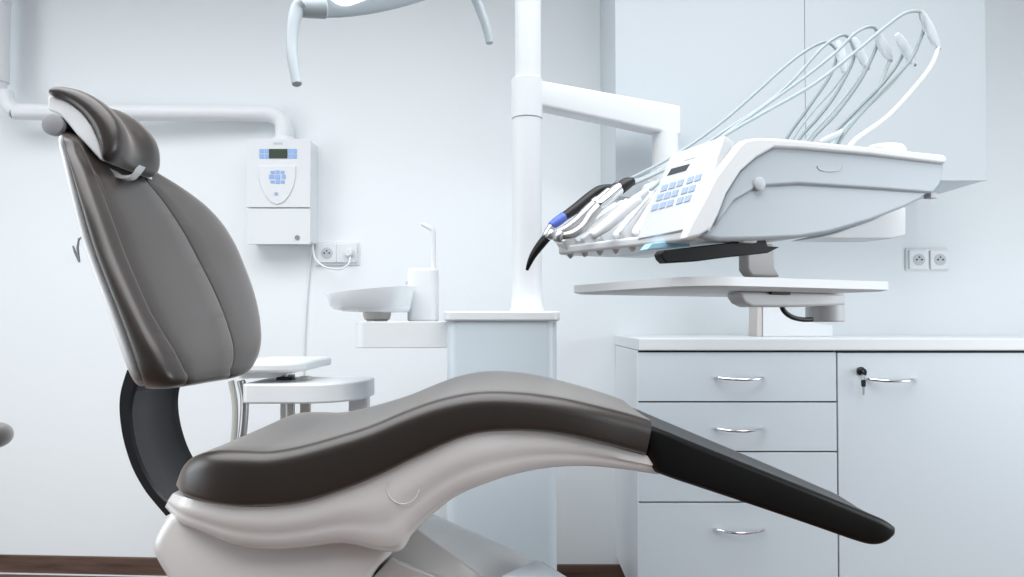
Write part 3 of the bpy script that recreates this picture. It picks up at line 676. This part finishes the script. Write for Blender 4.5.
# ------------------------------------------------------------------ sockets
def socket_face(parent, cx, cz, y, r, earth=True):
    fr = finish('socket', face_plate(NB(), rrect(cx - .036, cx + .036, cz - .036, cz + .036, .006), y - .009, y), M_white, parent, bevel=.002)
    bm = NB(); lathe(bm, [(.0215, -.0105), (.0215, -.009), (.019, -.0085)], (cx, y, cz), 'Y', 32); finish('well', bm, M_lgrey, fr)
    bm = NB()
    for dx in (-.0095, .0095): lathe(bm, [(.0032, -.0125), (.0032, -.009)], (cx + dx, y, cz), 'Y', 12)
    lathe(bm, [(.0028, -.0125), (.0028, -.009)], (cx, y, cz + .009), 'Y', 12)
    finish('contacts', bm, M_hole, fr); return fr
q = P(925, 260, YW); q2 = P(937, 260, YW)
s1 = thing('wall_socket', 'double white wall socket above the worktop, right of the tray', 'wall socket', (q.x, YW, q.z), 0, 'double wall sockets')
sc0 = P(905, 260, YW).x; sc1 = P(947, 260, YW).x; zc = q.z
finish('frame', face_plate(NB(), rrect(sc0, sc1, P(925, 271, YW).z, P(925, 248.5, YW).z, .005), YW - .008, YW), M_white, s1, bevel=.002)
for px in (917, 938): socket_face(s1, P(px, 260, YW).x, zc, YW - .006, .02)
xq = P(337, 254, 2.93).x; yq = wall_y(xq) - .001
s2 = thing('wall_socket', 'double white wall socket with a plug beside the wall control box', 'wall socket', (xq, yq, P(337, 254, yq).z), 0, 'double wall sockets')
zc = P(337, 253.5, yq).z
finish('frame', face_plate(NB(), rrect(P(316.5, 250, yq).x, P(360.5, 250, yq).x, P(330, 265.5, yq).z, P(330, 241.5, yq).z, .005), yq - .010, yq + .004), M_white, s2, bevel=.003)
socket_face(s2, P(328, 250, yq).x, zc, yq - .008, .02)
finish('socket', face_plate(NB(), rrect(P(337.5, 250, yq).x, P(358, 250, yq).x, zc - .036, zc + .036, .006), yq - .017, yq - .008), M_white, s2, bevel=.002)
# ------------------------------------------------------------------ wall control box
ybx = 2.80; ybk = wall_y(-.85)
zt, zm, zbm = P(280, 139, ybx).z, P(280, 207.5, ybx).z, P(280, 244, ybx).z
xa, xb = P(246.5, 180, ybx).x, P(310.5, 180, ybx).x
cb = thing('wall_control_box', 'white wall control box with small screen and blue buttons above the socket', 'control box', ((xa + xb) / 2, ybk, zbm))
def rel(px, py): p = P(px, py, ybx); return p.x, p.z
finish('housing', plate(NB(), [(xa + .005, ybx + .012), (xb - .004, ybx + .012), (xb + .004, wall_y(xb + .004) - .001), (xa, wall_y(xa) - .001)], zbm + .006, zt - .004), M_white, cb, bevel=.006)
up_ = finish('upper_cover', face_plate(NB(), rrect(xa, xb, zm + .001, zt, [.006, .006, .001, .001]), ybx, ybx + .02), M_white, cb, bevel=.003)
lo_ = finish('lower_cover', face_plate(NB(), rrect(xa + .001, xb - .001, zbm, zm - .003, [.001, .001, .006, .006]), ybx + .004, ybx + .022), M_white, cb, bevel=.003)
def flat(name, x0_, x1_, y0_, y1_, m, par, r=.002, th=.0015, label=None, depth=0):
    a, b_ = rel(x0_, y1_), rel(x1_, y0_)
    return finish(name, face_plate(NB(), rrect(a[0], b_[0], a[1], b_[1], r, 3), ybx - th - depth, ybx + .001), m, par, label=label)
flat('screen', 269, 287.5, 149, 158.5, M_lcd, up_, .001, .0016, 'dark green screen')
for a, b_ in ((259.5, 264), (264.6, 269), (287.8, 292.2), (292.8, 297)):
    flat('button', a, b_, 149, 153.4, M_keyb, up_, .0015); flat('button', a, b_, 154.2, 158.5, M_keyb, up_, .0015)
shp = [(258.5, 165.5), (296, 165.5), (296, 176), (294, 186), (290, 195), (284.5, 202), (277.5, 205), (270.5, 202), (265, 195), (260.5, 186), (258.5, 176)]
bm = NB(); pts = [P(a, b, ybx) for a, b in shp]; xprism(bm, pts, ybx - .004, ybx + .002); sh_ = finish('control_pad', bm, M_white, up_, bevel=.003)
for a0_, a1_, b0_, b1_ in ((271, 275, 171, 174), (276, 280, 170.5, 174), (281, 285, 171, 174), (269.5, 274, 175, 179), (275, 280.5, 175, 179.5), (282, 286, 175, 179), (271, 275, 180.5, 183.5), (276, 280, 180.5, 184), (281, 285, 180.5, 183.5)):
    flat('button', a0_, a1_, b0_, b1_, M_keyb, sh_, .002, .002, depth=.004)
c = P(276.5, 194, ybx); bm = NB(); lathe(bm, [(.0065, -.0065), (.0065, -.003)], c, 'Y', 20); finish('button', bm, M_key, sh_)
bm = NB()
for k in range(5):
    a, b_ = rel(273.5 + 1.9 * k, 144.6), rel(274.9 + 1.9 * k, 142.4); face_plate(bm, rrect(a[0], b_[0], a[1], b_[1], .0005, 2), ybx - .0008, ybx + .001)
finish('logo', bm, M_lgrey, up_)
c = P(297, 237.5, ybx); bm = NB(); lathe(bm, [(.004, .0015), (.009, .001), (.009, .006)], c, 'Y', 20); finish('screw', bm, M_grey, lo_)
# power lead to the socket, signal cable down the wall
pl = thing('power_lead', 'thin white lead looping from control box to plug in socket', 'cable', P(336, 268, 2.86))
bm = NB(); tube(bm, [P(313, 243, 2.87), P(313.5, 253, 2.85), P(318, 262, 2.84), (P(328, 268, 2.83)), P(341, 269, 2.83), P(349, 263, 2.85), P(350, 257, 2.86)], .0038, 10, 6); finish('lead', bm, M_white, pl)
q = P(349, 253, yq - .02); bm = NB(); lathe(bm, [(.011, -.022), (.015, -.018), (.017, .0)], (q.x, yq - .018, q.z), 'Y', 20); finish('plug', bm, M_white, pl)
bm = NB(); pth = [P(312, 246, 2.89), P(311, 262, 2.90), P(309, 290, 2.91), P(307, 320, 2.91), P(305.5, 352, 2.91), P(304, 400, 2.91)]
tube(bm, [Vector((p.x, wall_y(p.x) - .005, p.z)) for p in pth], .0038, 10, 5)
tag(finish('cable', bm, M_white, None), 'thin pale cable running straight down the wall from the control box', 'cable')
# ------------------------------------------------------------------ x-ray arm tube
ax = thing('wall_arm_tube', 'thick white pipe arm bending into the top of the control box', 'pipe arm', P(285, 138, 2.86))
YA = 2.86
bm = NB(); tube(bm, [P(284, 140, YA), P(284.5, 130, YA), P(281, 120, YA), P(270, 114.5, YA), P(250, 114, YA), P(150, 113, YA), P(30, 112, YA), P(16, 111, YA), P(8, 104, YA), P(5, 92, YA)], [.036, .034, .031, .030, .030, .0305, .031, .031, .030, .028], 24, 6); finish('pipe', bm, M_white, ax, angle=60)
q = P(5, 92, YA); bm = NB(); lathe(bm, [(.030, P(5, 100, YA).z), (.033, P(5, 97, YA).z), (.033, P(5, 83, YA).z), (.040, P(5, 82, YA).z), (.040, P(5, 4, YA).z), (.044, P(5, 3, YA).z), (.044, 2.3)], (P(-3, 92, YA).x, YA, 0)); finish('riser', bm, M_white, ax)
bm = NB(); lathe(bm, [(.052, zt + .0006), (.050, zt + .006), (.036, zt + .02)], (P(284.5, 139, YA).x, YA, 0)); finish('flange', bm, M_white, ax)
# ------------------------------------------------------------------ side cart behind the backrest
ct = thing('instrument_cart', 'white two-tier side cart on metal legs behind the backrest', 'cart', (P(300, 400, 2.2).x, 2.3, 0))
zs1 = P(270, 384, 2.12).z; zs0 = P(270, 404, 2.12).z
sxa, sxb = P(241, 390, 2.12).x, P(372, 386, 2.33).x
finish('lower_shelf', plate(NB(), [(a, b) for a, b in rrect(sxa, sxb, 2.12, 2.40, [.03, .03, .02, .17], 12)], zs0, zs1), M_white, ct, bevel=.006)
zu_1 = P(270, 363, 2.12).z; zu_0 = P(270, 373, 2.12).z
uxa, uxb = P(225, 370, 2.12).x, P(336, 352, 2.56).x
finish('upper_tray', plate(NB(), rrect(uxa, uxb, 2.12, 2.52, [.03, .03, .03, .09], 10), zu_0, zu_1), M_white, ct, bevel=.008)
finish('tray_body', plate(NB(), rrect(uxa + .02, uxb - .09, 2.15, 2.45, [.03, .03, .03, .08], 10), zu_0 - .018, zu_0 + .001), M_white, ct, bevel=.004)
for px, w, d in ((305.5, 4.5, 2.24), (291, 3, 2.30), (283.5, 2.2, 2.36)):
    c = P(px, 400, d); ww = w / F * d
    finish('post', box(NB(), c.x - ww, c.x + ww, d - .012, d + .012, .02, zu_0 - .017), M_paintsteel, ct, bevel=.002)
c = P(357.5, 400, 2.30); ww = 9.5 / F * 2.30
finish('leg', plate(NB(), rrect(c.x - ww, c.x + ww, 2.30, 2.36, .01), .02, zs0 + .001), M_white, ct, bevel=.003)
for pth, r in (([(231, 381), (234.5, 400), (235, 420), (233, 445), (228, 480)], .0085), ([(241, 381), (244.5, 398), (244, 420), (241, 445), (236, 480)], .0115)):
    pp = [P(a, b, 2.15) for a, b in pth]; pp.append(Vector((pp[-1].x - .03, 2.15, .02)))
    bm = NB(); tube(bm, pp, r, 12, 5); finish('curved_leg', bm, M_steel if r > .01 else M_paintsteel, ct)
bm = NB(); c = P(288, 380, 2.3); box(bm, c.x - .024, c.x + .024, 2.26, 2.29, zs1 - .001, zs1 + .008); finish('rail', bm, M_hole, ct, bevel=.002)
finish('foot', plate(NB(), rrect(sxa + .02, sxb - .02, 2.14, 2.45, .05), 0, .03), M_paintsteel, ct, bevel=.005)
# ------------------------------------------------------------------ operating lamp
lampo = thing('operating_lamp', 'white operating lamp with lit face and two curved handles, cropped at top', 'lamp', P(310, 6, 1.5))
A = P(309, -4, 1.50); Bp = P(530, -82, 1.85); ax_ = (Bp - A)
ln = ax_.length; u = ax_.normalized()
fn = Vector((-.1, -.80, -.60)); fn = (fn - u * fn.dot(u)).normalized(); vn = u.cross(fn).normalized()   # face normal, width direction
if vn.z > 0: vn = -vn
rings = []
for k in range(25):
    s = k / 24; e_ = math.sin(math.pi * (.06 + .88 * s)) ** .45
    hwid = .088 * e_; th = .05 * e_; c = A + u * (ln * s)
    rings.append([c + vn * (hwid * math.cos(q)) * (1.0) + fn * (th * (.45 * max(0, math.sin(q)) ** .35 if math.sin(q) > 0 else 1.2 * math.sin(q))) for q in [2 * math.pi * i / 36 for i in range(36)]])
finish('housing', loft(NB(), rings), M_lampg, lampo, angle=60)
rings = [[A + u * (ln * .5 + a) + vn * b + fn * h for a, b in rrect(-ln * .46, ln * .46, -.073, .038, .05, 8)] for h in (.018, .0245)]
lens = finish('lens', loft(NB(), rings), M_lamp, lampo, label='glowing white lens')
for i, (s, b) in enumerate([(s_, b_) for s_ in (.10, .22, .34, .46, .58, .7, .82, .92) for b_ in (-.046, .010)]):
    c = A + u * (ln * s) + vn * b
    rings = [[c + fn * h + (u * math.cos(q) + vn * math.sin(q)) * r for q in [2 * math.pi * j / 16 for j in range(16)]] for h, r in ((.024, .012), (.0262, .011))]
    finish('led', loft(NB(), rings), M_lampb, lens)  # discs stand in for blue reflections in the lens
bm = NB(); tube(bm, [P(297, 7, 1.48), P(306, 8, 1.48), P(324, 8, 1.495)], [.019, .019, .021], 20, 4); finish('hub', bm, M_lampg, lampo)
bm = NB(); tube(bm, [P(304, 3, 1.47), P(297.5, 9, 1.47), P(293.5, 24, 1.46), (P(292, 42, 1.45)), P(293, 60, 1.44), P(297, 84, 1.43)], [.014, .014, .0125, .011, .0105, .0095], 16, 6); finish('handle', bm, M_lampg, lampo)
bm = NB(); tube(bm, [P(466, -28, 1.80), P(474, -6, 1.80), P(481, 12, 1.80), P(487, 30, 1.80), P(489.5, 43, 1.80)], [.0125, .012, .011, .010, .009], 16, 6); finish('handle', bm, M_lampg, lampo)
mid = A + u * (ln * .5) - fn * .055
bm = NB(); tube(bm, [mid, mid - fn * .05 + Vector((0, 0, .06)), Vector((.02, 2.0, 2.05)), Vector((xp - .03, YP - .060, 2.2))], [.02, .018, .018, .018], 16, 6); finish('support_arm', bm, M_white, lampo)
# ------------------------------------------------------------------ light
def area(name, loc, rot, sx_, sy_, power, col=(1, 1, 1), spread=180):
    l = bpy.data.lights.new(name, 'AREA'); l.shape = 'RECTANGLE'; l.size = sx_; l.size_y = sy_; l.energy = power; l.color = col; l.spread = math.radians(spread)
    o = bpy.data.objects.new(name, l); o.location = loc; o.rotation_euler = rot; link(o); return o
area('ceiling_panel', (-.5, .7, ZC - .02), (0, 0, 0), 4.4, 2.6, 82, (.98, .99, 1), 150)
area('window_light', (XL + .05, .9, 1.1), (0, math.radians(-90), 0), 1.4, 1.8, 17, (.87, .945, 1), 180)  # added fill lamp for the lower room, no window in this wall
area('window_light.001', (XR - .05, .8, 1.1), (0, math.radians(90), 0), 1.4, 1.8, 25, (.88, .95, 1), 180)  # added fill lamp from the right, also brightens the backrest front
wd = bpy.data.worlds.new('world'); SC.world = wd; wd.use_nodes = True
bg = wd.node_tree.nodes['Background']; bg.inputs[0].default_value = (.80, .88, .95, 1); bg.inputs[1].default_value = .14
SC.view_settings.view_transform = 'Standard'; SC.view_settings.look = 'None'; SC.view_settings.gamma = 1; SC.view_settings.use_curve_mapping = False
SC.view_settings.exposure = .5
